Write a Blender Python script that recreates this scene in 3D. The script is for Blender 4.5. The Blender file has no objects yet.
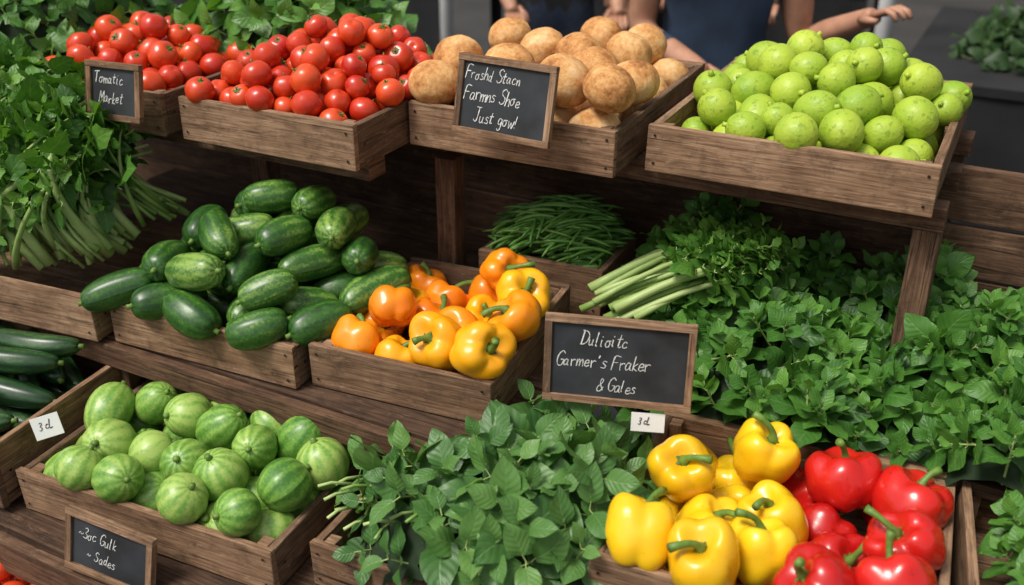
import bpy, math, random
import numpy as np
from mathutils import Vector, Matrix, Euler
random.seed(7); rng=np.random.default_rng(7)
scene=bpy.context.scene
scene.view_settings.view_transform='Standard'
try: scene.view_settings.look='None'
except Exception: pass
scene.view_settings.exposure=0
COL=scene.collection

# ---------------------------------------------------------------- materials
def newmat(name):
    m=bpy.data.materials.new(name); m.use_nodes=True
    nt=m.node_tree; nt.nodes.clear()
    out=nt.nodes.new('ShaderNodeOutputMaterial')
    b=nt.nodes.new('ShaderNodeBsdfPrincipled')
    nt.links.new(b.outputs[0],out.inputs[0])
    return m,nt,b,out
def N(nt,t,**k):
    n=nt.nodes.new(t)
    for a,v in k.items(): setattr(n,a,v)
    return n
def ramp(nt,stops,interp='LINEAR'):
    r=nt.nodes.new('ShaderNodeValToRGB'); r.color_ramp.interpolation=interp
    e=r.color_ramp.elements
    while len(e)<len(stops): e.new(0.5)
    for i,(p,c) in enumerate(stops):
        e[i].position=p; e[i].color=(c[0],c[1],c[2],1)
    return r
def noise(nt,vec,scale,detail=4,rough=.55,dist=0):
    n=nt.nodes.new('ShaderNodeTexNoise'); n.inputs['Scale'].default_value=scale
    n.inputs['Detail'].default_value=detail; n.inputs['Roughness'].default_value=rough
    n.inputs['Distortion'].default_value=dist
    if vec is not None: nt.links.new(vec,n.inputs['Vector'])
    return n
def mathn(nt,op,a,b=None,c=None):
    n=nt.nodes.new('ShaderNodeMath'); n.operation=op
    for i,x in enumerate((a,b,c)):
        if x is None: continue
        if isinstance(x,(int,float)): n.inputs[i].default_value=x
        else: nt.links.new(x,n.inputs[i])
    return n.outputs[0]
def mix(nt,f,a,b,blend='MIX'):
    n=nt.nodes.new('ShaderNodeMix'); n.data_type='RGBA'; n.blend_type=blend
    for idx,x in ((0,f),(6,a),(7,b)):
        if isinstance(x,(int,float)): n.inputs[idx].default_value=x
        elif isinstance(x,tuple): n.inputs[idx].default_value=(x[0],x[1],x[2],1)
        else: nt.links.new(x,n.inputs[idx])
    return n.outputs[2]
def bump(nt,b,h,strength=.3,dist=.002):
    n=nt.nodes.new('ShaderNodeBump'); n.inputs['Strength'].default_value=strength
    n.inputs['Distance'].default_value=dist
    nt.links.new(h,n.inputs['Height']); nt.links.new(n.outputs[0],b.inputs['Normal'])

def wood_mat(name,dark,mid,light,rough=.8):
    m,nt,b,out=newmat(name)
    uv=N(nt,'ShaderNodeUVMap').outputs[0]
    mp=N(nt,'ShaderNodeMapping'); nt.links.new(uv,mp.inputs[0]); mp.inputs['Scale'].default_value=(6,85,1)
    n1=noise(nt,mp.outputs[0],1.0,6,.65,1.6)
    mp2=N(nt,'ShaderNodeMapping'); nt.links.new(uv,mp2.inputs[0]); mp2.inputs['Scale'].default_value=(9,340,1)
    n2=noise(nt,mp2.outputs[0],1.0,4,.6)
    n3=noise(nt,uv,9,4,.6)
    f=mathn(nt,'ADD',mathn(nt,'MULTIPLY',n1.outputs[0],.5),mathn(nt,'MULTIPLY',n2.outputs[0],.25))
    f=mathn(nt,'ADD',f,mathn(nt,'MULTIPLY',n3.outputs[0],.25))
    r=ramp(nt,[(.36,dark),(.49,mid),(.64,light)]); nt.links.new(f,r.inputs[0])
    at=N(nt,'ShaderNodeAttribute',attribute_name='Col')
    tint=ramp(nt,[(0,(.58,.55,.53)),(.5,(.97,.88,.80)),(1,(1.18,1.14,1.10))]); nt.links.new(at.outputs['Fac'],tint.inputs[0])
    c=mix(nt,1.0,r.outputs[0],tint.outputs[0],'MULTIPLY')
    n4=noise(nt,uv,24,6,.75); g=ramp(nt,[(.5,(0,0,0)),(.66,(1,1,1))]); nt.links.new(n4.outputs[0],g.inputs[0])
    c=mix(nt,mathn(nt,'MULTIPLY',g.outputs[0],.5),c,tuple(x*.6 for x in dark))
    mp3=N(nt,'ShaderNodeMapping'); nt.links.new(uv,mp3.inputs[0]); mp3.inputs['Scale'].default_value=(16,55,1); mp3.inputs['Location'].default_value=(3.1,1.7,0)
    n5=noise(nt,mp3.outputs[0],1,6,.8); g2=ramp(nt,[(.57,(0,0,0)),(.68,(1,1,1))]); nt.links.new(n5.outputs[0],g2.inputs[0])
    c=mix(nt,mathn(nt,'MULTIPLY',g2.outputs[0],.5),c,tuple(min(1,x*1.35) for x in light))
    mp4=N(nt,'ShaderNodeMapping'); nt.links.new(uv,mp4.inputs[0]); mp4.inputs['Scale'].default_value=(3.5,150,1); mp4.inputs['Location'].default_value=(7.3,2.2,0)
    n6=noise(nt,mp4.outputs[0],1,3,.5,.6); cr=ramp(nt,[(.30,(1,1,1)),(.36,(0,0,0))]); nt.links.new(n6.outputs[0],cr.inputs[0])
    c=mix(nt,mathn(nt,'MULTIPLY',cr.outputs[0],.8),c,(.012,.008,.006))
    nt.links.new(c,b.inputs['Base Color']); b.inputs['Roughness'].default_value=rough
    b.inputs['Specular IOR Level'].default_value=.25
    bump(nt,b,mathn(nt,'SUBTRACT',f,mathn(nt,'MULTIPLY',cr.outputs[0],.3)),.8,.003)
    return m
WOOD=wood_mat('weathered_wood',(.058,.034,.021),(.215,.132,.080),(.40,.275,.18))
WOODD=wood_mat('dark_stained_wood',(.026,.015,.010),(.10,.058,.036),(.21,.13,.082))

def plain(name,c,rough=.6,var=.15,scale=20,bmp=0,**kw):
    m,nt,b,out=newmat(name)
    tc=N(nt,'ShaderNodeTexCoord').outputs['Object']
    n=noise(nt,tc,scale,5)
    r=ramp(nt,[(.3,tuple(x*(1-var) for x in c)),(.7,tuple(x*(1+var) for x in c))]); nt.links.new(n.outputs[0],r.inputs[0])
    nt.links.new(r.outputs[0],b.inputs['Base Color']); b.inputs['Roughness'].default_value=rough
    if bmp: bump(nt,b,n.outputs[0],bmp,.003)
    for k,v in kw.items(): b.inputs[k].default_value=v
    return m
def varied(name,c1,c2,rough=.45):
    m,nt,b,out=newmat(name)
    at=N(nt,'ShaderNodeAttribute',attribute_name='Col')
    tc=N(nt,'ShaderNodeTexCoord').outputs['Object']; n=noise(nt,tc,70,3)
    r=ramp(nt,[(.1,c1),(.9,c2)]); nt.links.new(mathn(nt,'ADD',mathn(nt,'MULTIPLY',at.outputs['Fac'],.7),mathn(nt,'MULTIPLY',n.outputs[0],.3)),r.inputs[0])
    nt.links.new(r.outputs[0],b.inputs['Base Color']); b.inputs['Roughness'].default_value=rough
    bump(nt,b,n.outputs[0],.2,.002)
    return m

def skin_mat(name,c1,c2,rough=.3,coat=.3,mscale=18,spots=None,bmp=.05,bs=60):
    m,nt,b,out=newmat(name)
    tc=N(nt,'ShaderNodeTexCoord').outputs['Object']
    oi=N(nt,'ShaderNodeObjectInfo')
    off=N(nt,'ShaderNodeVectorMath',operation='ADD'); nt.links.new(tc,off.inputs[0])
    cmb=N(nt,'ShaderNodeCombineXYZ'); rr=mathn(nt,'MULTIPLY',oi.outputs['Random'],37.0)
    nt.links.new(rr,cmb.inputs[0]); nt.links.new(rr,cmb.inputs[1]); nt.links.new(cmb.outputs[0],off.inputs[1])
    n=noise(nt,off.outputs[0],mscale,3,.5)
    f=mathn(nt,'ADD',mathn(nt,'MULTIPLY',n.outputs[0],.7),mathn(nt,'MULTIPLY',oi.outputs['Random'],.4))
    r=ramp(nt,[(.25,c1),(.85,c2)]); nt.links.new(f,r.inputs[0]); c=r.outputs[0]
    if spots:
        n2=noise(nt,off.outputs[0],spots[1],3,.6); g=ramp(nt,[(spots[2],(0,0,0)),(spots[2]+.06,(1,1,1))]); nt.links.new(n2.outputs[0],g.inputs[0])
        c=mix(nt,mathn(nt,'MULTIPLY',g.outputs[0],spots[3]),c,spots[0])
    nt.links.new(c,b.inputs['Base Color'])
    n3=noise(nt,off.outputs[0],mscale*2.5,4,.6); rg=ramp(nt,[(.3,(rough*.75,)*3),(.75,(min(1,rough*1.6),)*3)]); nt.links.new(n3.outputs[0],rg.inputs[0])
    nt.links.new(rg.outputs[0],b.inputs['Roughness'])
    b.inputs['Coat Weight'].default_value=coat; b.inputs['Coat Roughness'].default_value=.15
    n4=noise(nt,off.outputs[0],bs,3,.5); bump(nt,b,n4.outputs[0],bmp,.004)
    return m
M_TOM=skin_mat('tomato_skin',(.46,.014,.006),(.74,.085,.014),.27,.2)
M_YEL=skin_mat('yellow_pepper_skin',(.78,.40,.004),(.88,.57,.012),.28,.28,18,((.55,.30,.01),60,.66,.5),.09,40)
M_RED=skin_mat('red_pepper_skin',(.36,.004,.005),(.62,.016,.010),.24,.3,18,((.16,.006,.004),60,.66,.5),.09,40)
M_ORA=skin_mat('orange_pepper_skin',(.80,.17,.004),(.90,.33,.008),.29,.2,18,((.55,.16,.01),70,.66,.5),.09,40)
M_ORY=skin_mat('amber_pepper_skin',(.84,.33,.004),(.90,.45,.008),.29,.2,18,((.60,.22,.01),70,.66,.5),.09,40)
M_LIME=skin_mat('lime_skin',(.22,.37,.018),(.46,.56,.05),.48,.06,26,((.10,.18,.012),90,.58,.5),.25,180)
M_STEM=plain('green_stem',(.11,.20,.03),.5,.4,60,.3)
M_CALYX=plain('calyx_green',(.05,.14,.018),.6,.4,80,.2)

def striped(name,dark,mid,light,nstr,rough,w=(.34,.38,.30),coat=.15,cut=.5,pn=5.0):
    m,nt,b,out=newmat(name)
    uv=N(nt,'ShaderNodeUVMap').outputs[0]
    oi=N(nt,'ShaderNodeObjectInfo')
    sx=N(nt,'ShaderNodeSeparateXYZ'); nt.links.new(uv,sx.inputs[0])
    tc=N(nt,'ShaderNodeTexCoord').outputs['Object']
    off=N(nt,'ShaderNodeVectorMath',operation='ADD'); nt.links.new(tc,off.inputs[0])
    cmb=N(nt,'ShaderNodeCombineXYZ'); rr=mathn(nt,'MULTIPLY',oi.outputs['Random'],29.0)
    nt.links.new(rr,cmb.inputs[0]); nt.links.new(rr,cmb.inputs[2]); nt.links.new(cmb.outputs[0],off.inputs[1])
    nd=noise(nt,off.outputs[0],28,4,.6)
    ph=mathn(nt,'ADD',mathn(nt,'MULTIPLY',sx.outputs[0],2*math.pi*nstr),mathn(nt,'MULTIPLY',nd.outputs[0],pn))
    s=mathn(nt,'ADD',mathn(nt,'MULTIPLY',mathn(nt,'SINE',ph),.5),.5)
    nf=noise(nt,off.outputs[0],190,3,.65)
    nb=noise(nt,off.outputs[0],16,3,.5)
    f=mathn(nt,'ADD',mathn(nt,'MULTIPLY',s,w[0]),mathn(nt,'MULTIPLY',nf.outputs[0],w[1]))
    f=mathn(nt,'ADD',f,mathn(nt,'MULTIPLY',nb.outputs[0],w[2]))
    f=mathn(nt,'ADD',f,mathn(nt,'MULTIPLY',mathn(nt,'SUBTRACT',oi.outputs['Random'],.5),.26))
    r=ramp(nt,[(cut-.2,dark),(cut,mid),(cut+.2,light)]); nt.links.new(f,r.inputs[0])
    nt.links.new(r.outputs[0],b.inputs['Base Color']); b.inputs['Roughness'].default_value=rough
    b.inputs['Coat Weight'].default_value=coat; b.inputs['Coat Roughness'].default_value=.2
    bump(nt,b,f,.2,.002)
    return m
M_SQ=striped('round_squash_skin',(.045,.15,.018),(.15,.31,.045),(.34,.48,.11),11,.4,(.15,.46,.39),.12,.47,6)
M_CUKE=striped('cucumber_skin',(.012,.052,.008),(.040,.125,.016),(.23,.36,.07),10,.38,(.13,.46,.41),.12,.54,7)
M_CUKED=striped('dark_cucumber_skin',(.008,.030,.010),(.018,.062,.016),(.07,.15,.04),7,.34,(.2,.4,.4),.15,.58)

def bread_mat():
    m,nt,b,out=newmat('bread_crust')
    tc=N(nt,'ShaderNodeTexCoord').outputs['Object']; oi=N(nt,'ShaderNodeObjectInfo')
    off=N(nt,'ShaderNodeVectorMath',operation='ADD'); nt.links.new(tc,off.inputs[0])
    cmb=N(nt,'ShaderNodeCombineXYZ'); nt.links.new(mathn(nt,'MULTIPLY',oi.outputs['Random'],11.0),cmb.inputs[0]); nt.links.new(cmb.outputs[0],off.inputs[1])
    n1=noise(nt,off.outputs[0],20,5,.6); n2=noise(nt,off.outputs[0],120,4,.7)
    f=mathn(nt,'ADD',mathn(nt,'MULTIPLY',n1.outputs[0],.65),mathn(nt,'MULTIPLY',n2.outputs[0],.35))
    f=mathn(nt,'ADD',f,mathn(nt,'MULTIPLY',mathn(nt,'SUBTRACT',oi.outputs['Random'],.5),.09))
    r=ramp(nt,[(.36,(.26,.095,.022)),(.46,(.50,.225,.065)),(.56,(.66,.37,.14)),(.69,(.76,.56,.32))]); nt.links.new(f,r.inputs[0])
    nt.links.new(r.outputs[0],b.inputs['Base Color']); b.inputs['Roughness'].default_value=.78
    bump(nt,b,f,.7,.006)
    return m
M_BREAD=bread_mat()

def leaf_mat(name,dark,mid,light,vein,rough=.42,nv=7,vs=.4):
    m,nt,b,out=newmat(name)
    uv=N(nt,'ShaderNodeUVMap').outputs[0]; sx=N(nt,'ShaderNodeSeparateXYZ'); nt.links.new(uv,sx.inputs[0])
    s=sx.outputs[1]; t=mathn(nt,'ABSOLUTE',mathn(nt,'SUBTRACT',sx.outputs[0],.5))
    at=N(nt,'ShaderNodeAttribute',attribute_name='Col')
    tc=N(nt,'ShaderNodeTexCoord').outputs['Object']
    n=noise(nt,tc,45,3,.6)
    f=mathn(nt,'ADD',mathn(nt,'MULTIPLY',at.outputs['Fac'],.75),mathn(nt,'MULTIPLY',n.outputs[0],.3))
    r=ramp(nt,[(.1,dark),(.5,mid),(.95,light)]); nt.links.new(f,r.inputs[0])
    mid_v=mathn(nt,'SUBTRACT',1.0,mathn(nt,'MINIMUM',mathn(nt,'MULTIPLY',t,22.0),1.0))
    ph=mathn(nt,'MULTIPLY',mathn(nt,'SUBTRACT',s,mathn(nt,'MULTIPLY',t,.6)),nv*2*math.pi)
    w=mathn(nt,'ADD',mathn(nt,'MULTIPLY',mathn(nt,'COSINE',ph),.5),.5)
    side=mathn(nt,'POWER',w,8.0)
    v=mathn(nt,'MAXIMUM',mid_v,mathn(nt,'MULTIPLY',side,.3))
    c=mix(nt,mathn(nt,'MULTIPLY',v,vs),r.outputs[0],vein)
    geo=N(nt,'ShaderNodeNewGeometry')
    c=mix(nt,mathn(nt,'MULTIPLY',geo.outputs['Backfacing'],.45),c,tuple(x*1.25+.01 for x in light))
    nt.links.new(c,b.inputs['Base Color']); b.inputs['Roughness'].default_value=rough
    b.inputs['Specular IOR Level'].default_value=.4
    hh=mathn(nt,'ADD',mathn(nt,'MULTIPLY',w,-.5),mathn(nt,'MULTIPLY',mid_v,-.6))
    bump(nt,b,hh,.35,.002)
    tr=N(nt,'ShaderNodeBsdfTranslucent'); tcx=mix(nt,1.0,c,(1.5,1.7,.6),'MULTIPLY'); nt.links.new(tcx,tr.inputs[0])
    ms=N(nt,'ShaderNodeMixShader'); ms.inputs[0].default_value=.18
    nt.links.new(b.outputs[0],ms.inputs[1]); nt.links.new(tr.outputs[0],ms.inputs[2]); nt.links.new(ms.outputs[0],out.inputs[0])
    return m
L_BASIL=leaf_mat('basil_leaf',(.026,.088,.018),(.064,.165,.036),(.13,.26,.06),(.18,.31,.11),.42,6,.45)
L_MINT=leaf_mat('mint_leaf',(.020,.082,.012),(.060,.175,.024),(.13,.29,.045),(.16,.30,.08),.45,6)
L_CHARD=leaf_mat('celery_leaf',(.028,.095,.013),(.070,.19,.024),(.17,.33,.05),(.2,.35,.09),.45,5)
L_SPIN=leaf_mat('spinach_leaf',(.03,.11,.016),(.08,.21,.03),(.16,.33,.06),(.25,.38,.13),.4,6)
M_STALK=varied('celery_stalk',(.16,.28,.05),(.46,.56,.22))
M_BEAN=varied('bean_skin',(.05,.16,.022),(.15,.33,.055))
M_GAPFILL=plain('dark_leaf_gap_filler',(.008,.022,.005),.9,.5,60)  # added filler sheet under the leaves, coloured dark like shaded gaps
M_SLATE=plain('chalkboard_slate',(.022,.025,.029),.7,.6,14,.15)
M_CHALK=plain('chalk',(.74,.74,.72),.95,.12,300)
M_PAPER=plain('white_card',(.78,.78,.76),.7,.03,20)
M_INK=plain('ink',(.03,.03,.05),.7,.1,20)
M_NAIL=plain('nail_steel',(.05,.045,.04),.5,.3,200,Metallic=.8)

# ---------------------------------------------------------------- mesh builder
class MB:
    def __init__(s): s.v=[];s.f=[];s.uv=[];s.m=[];s.c=[];s.sm=[];s.n=0
    def add(s,V,Fc,mat=0,uv=None,luv=None,col=.5,smooth=True):
        V=np.asarray(V,float); s.v.append(V); b=s.n; s.n+=len(V)
        for i,f in enumerate(Fc):
            s.f.append([j+b for j in f])
            if luv is not None: s.uv.extend(luv[i])
            elif uv is not None: s.uv.extend([uv[j] for j in f])
            else: s.uv.extend([(0.,0.)]*len(f))
        s.m.extend([mat]*len(Fc)); s.sm.extend([smooth]*len(Fc))
        s.c.append(np.full(len(V),col) if np.isscalar(col) else np.asarray(col))
    def mesh(s,name,mats):
        me=bpy.data.meshes.new(name); V=np.concatenate(s.v)
        me.from_pydata(V.tolist(),[],s.f)
        ul=me.uv_layers.new(name='UVMap'); ul.data.foreach_set('uv',np.asarray(s.uv,dtype=np.float32).ravel())
        C=np.concatenate(s.c); a=me.attributes.new('Col','FLOAT_COLOR','POINT')
        cc=np.ones((len(V),4),dtype=np.float32); cc[:,:3]=C[:,None]; a.data.foreach_set('color',cc.ravel())
        me.polygons.foreach_set('material_index',np.asarray(s.m,dtype=np.int32))
        me.polygons.foreach_set('use_smooth',np.asarray(s.sm,dtype=bool))
        for m in mats: me.materials.append(m)
        me.update(); return me
    def obj(s,name,mats,bevel=0,parent=None):
        o=bpy.data.objects.new(name,s.mesh(name,mats)); COL.objects.link(o)
        if bevel:
            b=o.modifiers.new('bev','BEVEL'); b.width=bevel; b.segments=2; b.limit_method='ANGLE'
        if parent: o.parent=parent
        return o
def Rz(a): return np.array([[math.cos(a),-math.sin(a),0],[math.sin(a),math.cos(a),0],[0,0,1.]])
def eul(x,y,z): return np.array(Euler((x,y,z)).to_matrix())
BF=[(0,1,3,2),(4,6,7,5),(0,4,5,1),(2,3,7,6),(0,2,6,4),(1,5,7,3)]
def box(mb,c,size,R=None,mat=0,jit=.0011,col=None):
    size=np.asarray(size,float); c=np.asarray(c,float)
    P=np.array([[x,y,z] for x in(-.5,.5) for y in(-.5,.5) for z in(-.5,.5)])*size
    ax=int(np.argmax(size)); o=[a for a in range(3) if a!=ax]
    ou,ov=random.random()*40,random.random()*40
    luv=[]
    for f in BF:
        q=P[list(f)]; sp=q.max(0)-q.min(0); na=int(np.argmin(sp))
        if na==ax: luv.append([(ou+p[o[0]]*.4,ov+p[o[1]]) for p in q])
        else:
            va=[a for a in o if a!=na][0]
            luv.append([(ou+p[ax],ov+p[va]+na*.3) for p in q])
    P=P+(rng.random(P.shape)-.5)*2*jit
    if R is not None: P=P@np.asarray(R).T
    mb.add(P+c,BF,mat,luv=luv,col=random.random() if col is None else col,smooth=False)
def tube(mb,pts,rad,ns=7,mat=0,col=.5,caps=True):
    pts=np.asarray(pts,float); n=len(pts); rad=np.broadcast_to(np.asarray(rad,float),(n,))
    T=np.gradient(pts,axis=0); T/=np.linalg.norm(T,axis=1)[:,None]+1e-9
    up=np.array([0,0,1.]) if abs(T[0][2])<.9 else np.array([1.,0,0])
    V=[];uv=[]
    for i in range(n):
        a=np.cross(T[i],up); a/=np.linalg.norm(a)+1e-9; b=np.cross(a,T[i])
        for k in range(ns):
            t=2*math.pi*k/ns; V.append(pts[i]+rad[i]*(a*math.cos(t)+b*math.sin(t))); uv.append((k/ns,i/(n-1)))
    Fc=[(i*ns+k,i*ns+(k+1)%ns,(i+1)*ns+(k+1)%ns,(i+1)*ns+k) for i in range(n-1) for k in range(ns)]
    if caps: Fc.append(tuple(range(ns))[::-1]); Fc.append(tuple((n-1)*ns+k for k in range(ns)))
    mb.add(V,Fc,mat,uv=uv,col=col)
def lathe(mb,fn,nu=32,nv=20,mat=0,col=.5):
    V=[];uv=[]
    for j in range(nv+1):
        for i in range(nu+1):
            V.append(fn(2*math.pi*(i%nu)/nu,math.pi*min(max(j/nv,.004),.996))); uv.append((i/nu,j/nv))
    V=np.array(V)
    Fc=[(j*(nu+1)+i,(j+1)*(nu+1)+i,(j+1)*(nu+1)+i+1,j*(nu+1)+i+1) for j in range(nv) for i in range(nu)]
    mb.add(V,Fc,mat,uv=uv,col=col)
def put(name,me,loc,rot,sc=1):
    o=bpy.data.objects.new(name,me); COL.objects.link(o); o.location=loc; o.rotation_euler=rot
    o.scale=(sc,)*3 if np.isscalar(sc) else sc
    return o
def nrm(v): v=np.asarray(v,float); return v/(np.linalg.norm(v)+1e-9)

# ---------------------------------------------------------------- produce meshes
def star(mb,z0,rad,n,mat,droop=.3,rs=random):
    for k in range(n):
        a=2*math.pi*(k+rs.random()*.4)/n; l=rad*(.8+.4*rs.random())
        V=[];
        for s in range(4):
            t=s/3; w=rad*.2*(1-t)**.8*(1 if s else .6)+.0003
            d=np.array([math.cos(a),math.sin(a),0]); p=np.array([-math.sin(a),math.cos(a),0])
            c=d*l*t+np.array([0,0,z0+rad*.10*math.sin(t*3)-droop*rad*t*t+(rs.random()-.3)*rad*.1*t])
            V+= [c-p*w,c+np.array([0,0,rad*.05]),c+p*w]
        Fc=[(3*i+j,3*i+j+1,3*i+j+4,3*i+j+3) for i in range(3) for j in range(2)]
        mb.add(V,Fc,mat)
def pepper_mesh(name,mat,r,h,seed,lobes=4,stem=.04,flat=1.0,soft=1.0):
    rs=random.Random(seed); mb=MB(); ph0=rs.random()*6; asy=[rs.uniform(-.07,.07) for _ in range(4)]; gd=rs.uniform(.16,.26)*soft
    lean=(rs.uniform(-.14,.14),rs.uniform(-.14,.14))
    def fn(t,p):
        sp=math.sin(p); cp=math.cos(p)
        rho=sp**.72
        lb=math.sqrt(math.cos(lobes/2*t+.4*math.sin(t+ph0))**2+.025)
        k=1+gd*(lb-.75)*(.35+.65*abs(cp)**.6)
        v=p/math.pi
        k*=1-.20*max(0,v-.35)**1.2*1.6
        k*=1+asy[0]*math.cos(t+ph0)+asy[1]*math.cos(2*t)+.012*math.sin(5*t+7*p+ph0)
        z=h*.5*(abs(cp)**.85*(1 if cp>0 else -1))
        if cp>0: z-=h*.24*math.exp(-(rho/.42)**2); z+=h*.09*(lb-.6)*math.exp(-((rho-.75)/.3)**2)
        else: z+=h*.17*math.exp(-(rho/.36)**2); z-=h*.07*(lb-.6)*math.exp(-((rho-.6)/.3)**2)
        z+=h*.04*asy[2]*20*math.cos(t)*rho*.2
        x=r*rho*k*math.cos(t)+lean[0]*z*1.0; y=r*rho*k*math.sin(t)+lean[1]*z
        return (x,y,z*flat)
    lathe(mb,fn,56,30,0)
    if stem:
        zt=h*flat*.25
        star(mb,zt+.004,r*.36,5,2,.05,rs)
        a=rs.random()*6.28; pts=[]; b=rs.uniform(.3,.9)
        for i in range(7):
            s=i/6; pts.append((math.cos(a)*b*stem*s*s,math.sin(a)*b*stem*s*s,zt+.001+stem*(s-.15*s*s)*(1-.3*b*s)))
        tube(mb,pts,[.011,.0065,.0048,.0045,.0047,.0055,.0062],9,1)
    return mb.mesh(name,[mat,M_STEM,M_CALYX])
YEL=[pepper_mesh('yellow_pepper_mesh%d'%i,M_YEL,.049,.10,10+i,4 if i!=1 else 3,.052) for i in range(4)]
RED=[pepper_mesh('red_pepper_mesh%d'%i,M_RED,.052,.088,20+i,4 if i!=2 else 5,[.06,.045,.065,.05][i],1,.75) for i in range(4)]
ORA=[pepper_mesh('orange_pepper_mesh%d'%i,M_ORY if i in(2,4) else M_ORA,.046,.072,30+i,4,[.03,.04,.025,.06,.035][i]) for i in range(5)]
def tomato_mesh(i):
    rs=random.Random(50+i); mb=MB(); nl=rs.choice([4,5,6]); f=rs.uniform(.86,.95)
    def fn(t,p):
        rho=math.sin(p)**.93; z=math.cos(p)
        k=1+.025*math.cos(nl*t)*(1 if z>0 else .3)
        zz=z*f-(.16*math.exp(-(rho/.25)**2) if z>0 else -.03*math.exp(-(rho/.2)**2))
        return (.028*rho*k*math.cos(t),.028*rho*k*math.sin(t),.028*zz)
    lathe(mb,fn,28,18,0)
    if i%4!=3:
        star(mb,.0225,.013,5,2,.1,rs); tube(mb,[(0,0,.021),(.001,0,.025),(.003,.001,.030)],[.0018,.0014,.0016],6,1)
    return mb.mesh('tomato_mesh%d'%i,[M_TOM,M_STEM,M_CALYX])
TOM=[tomato_mesh(i) for i in range(5)]
def round_mesh(name,mat,r,asp,seed,ridge=.0,nr=10,nub=True,bumpy=.02,scar=None):
    rs=random.Random(seed); mb=MB(); a,b_,c=[rs.uniform(0,6) for _ in range(3)]
    def fn(t,p):
        rho=math.sin(p); z=math.cos(p)
        k=1+bumpy*math.sin(2*t+a)*math.sin(p*2+b_)+bumpy*math.cos(t+c)+ridge*math.cos(nr*t)*math.sin(p)
        dz=-.07*math.exp(-(rho/.2)**2) if z>0 else .04*math.exp(-(rho/.2)**2)
        return (r*rho*k*math.cos(t),r*rho*k*math.sin(t),r*asp*(z+dz)*(1+bumpy*math.cos(t+a)*rho))
    lathe(mb,fn,40,22,0)
    if nub:
        z0=r*asp*.9
        tube(mb,[(0,0,z0),(0,0,z0+.004),(.001,0,z0+.009)],[.007,.0045,.005],8,1)
    return mb.mesh(name,[mat,scar or M_STEM])
SQ=[round_mesh('round_squash_mesh%d'%i,M_SQ,.0405,[.92,1.0,1.30,1.08][i],70+i,.015,10,True,.03) for i in range(4)]
LIM=[round_mesh('lime_mesh%d'%i,M_LIME,.0335,[1.0,1.12,1.22,.97][i],90+i,0,6,True,.025,M_LIME) for i in range(4)]
CL=[.122,.135,.110,.128]; CR=.0335
def cuke_mesh(i,mat,R,L,nm,bend=.12):
    rs=random.Random(110+i); mb=MB(); bd=rs.uniform(.3,1)*bend; w=rs.uniform(-.1,.1)
    def fn(t,p):
        z=math.cos(p); rho=math.sin(p)**.62
        k=1+.018*math.cos(9*t)+w*z*.8+.015*math.sin(3*z+i)
        zz=L/2*(abs(z)**.9)*(1 if z>0 else -1)
        return (R*rho*k*math.cos(t)+bd*L*(z*z-.4)*.5,R*rho*k*math.sin(t),zz)
    lathe(mb,fn,36,26,0)
    z0=L*.49; x0=bd*L*.3
    tube(mb,[(x0,0,z0-.003),(x0,0,z0+.003),(x0+.001,0,z0+.009)],[.008,.0045,.0050],8,1)
    return mb.mesh('%s_mesh%d'%(nm,i),[mat,M_STEM])
CUK=[cuke_mesh(i,M_CUKE,CR,CL[i],'cucumber') for i in range(4)]
DCK=[cuke_mesh(i+5,M_CUKED,.024,[.17,.16,.18][i],'dark_cucumber',.2) for i in range(3)]
def bread_mesh(i):
    rs=random.Random(140+i); mb=MB(); a=rs.uniform(0,6)
    from mathutils import noise as mn
    def fn(t,p):
        rho=math.sin(p)**.88; z=math.cos(p)
        x,y,zz=.0475*rho*math.cos(t),.0475*rho*math.sin(t),.042*(z if z>0 else z*.85)
        n=mn.noise(Vector((x*28+i*9,y*28,zz*28)))*.045+mn.noise(Vector((x*90+i*9,y*90,zz*90)))*.02
        if z>0: n-=.03*math.exp(-((x*math.cos(a)+y*math.sin(a))/.003)**2)*rho
        return (x*(1+n),y*(1+n),zz*(1+n))
    lathe(mb,fn,48,28,0)
    return mb.mesh('bread_mesh%d'%i,[M_BREAD])
BRD=[bread_mesh(i) for i in range(4)]

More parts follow.
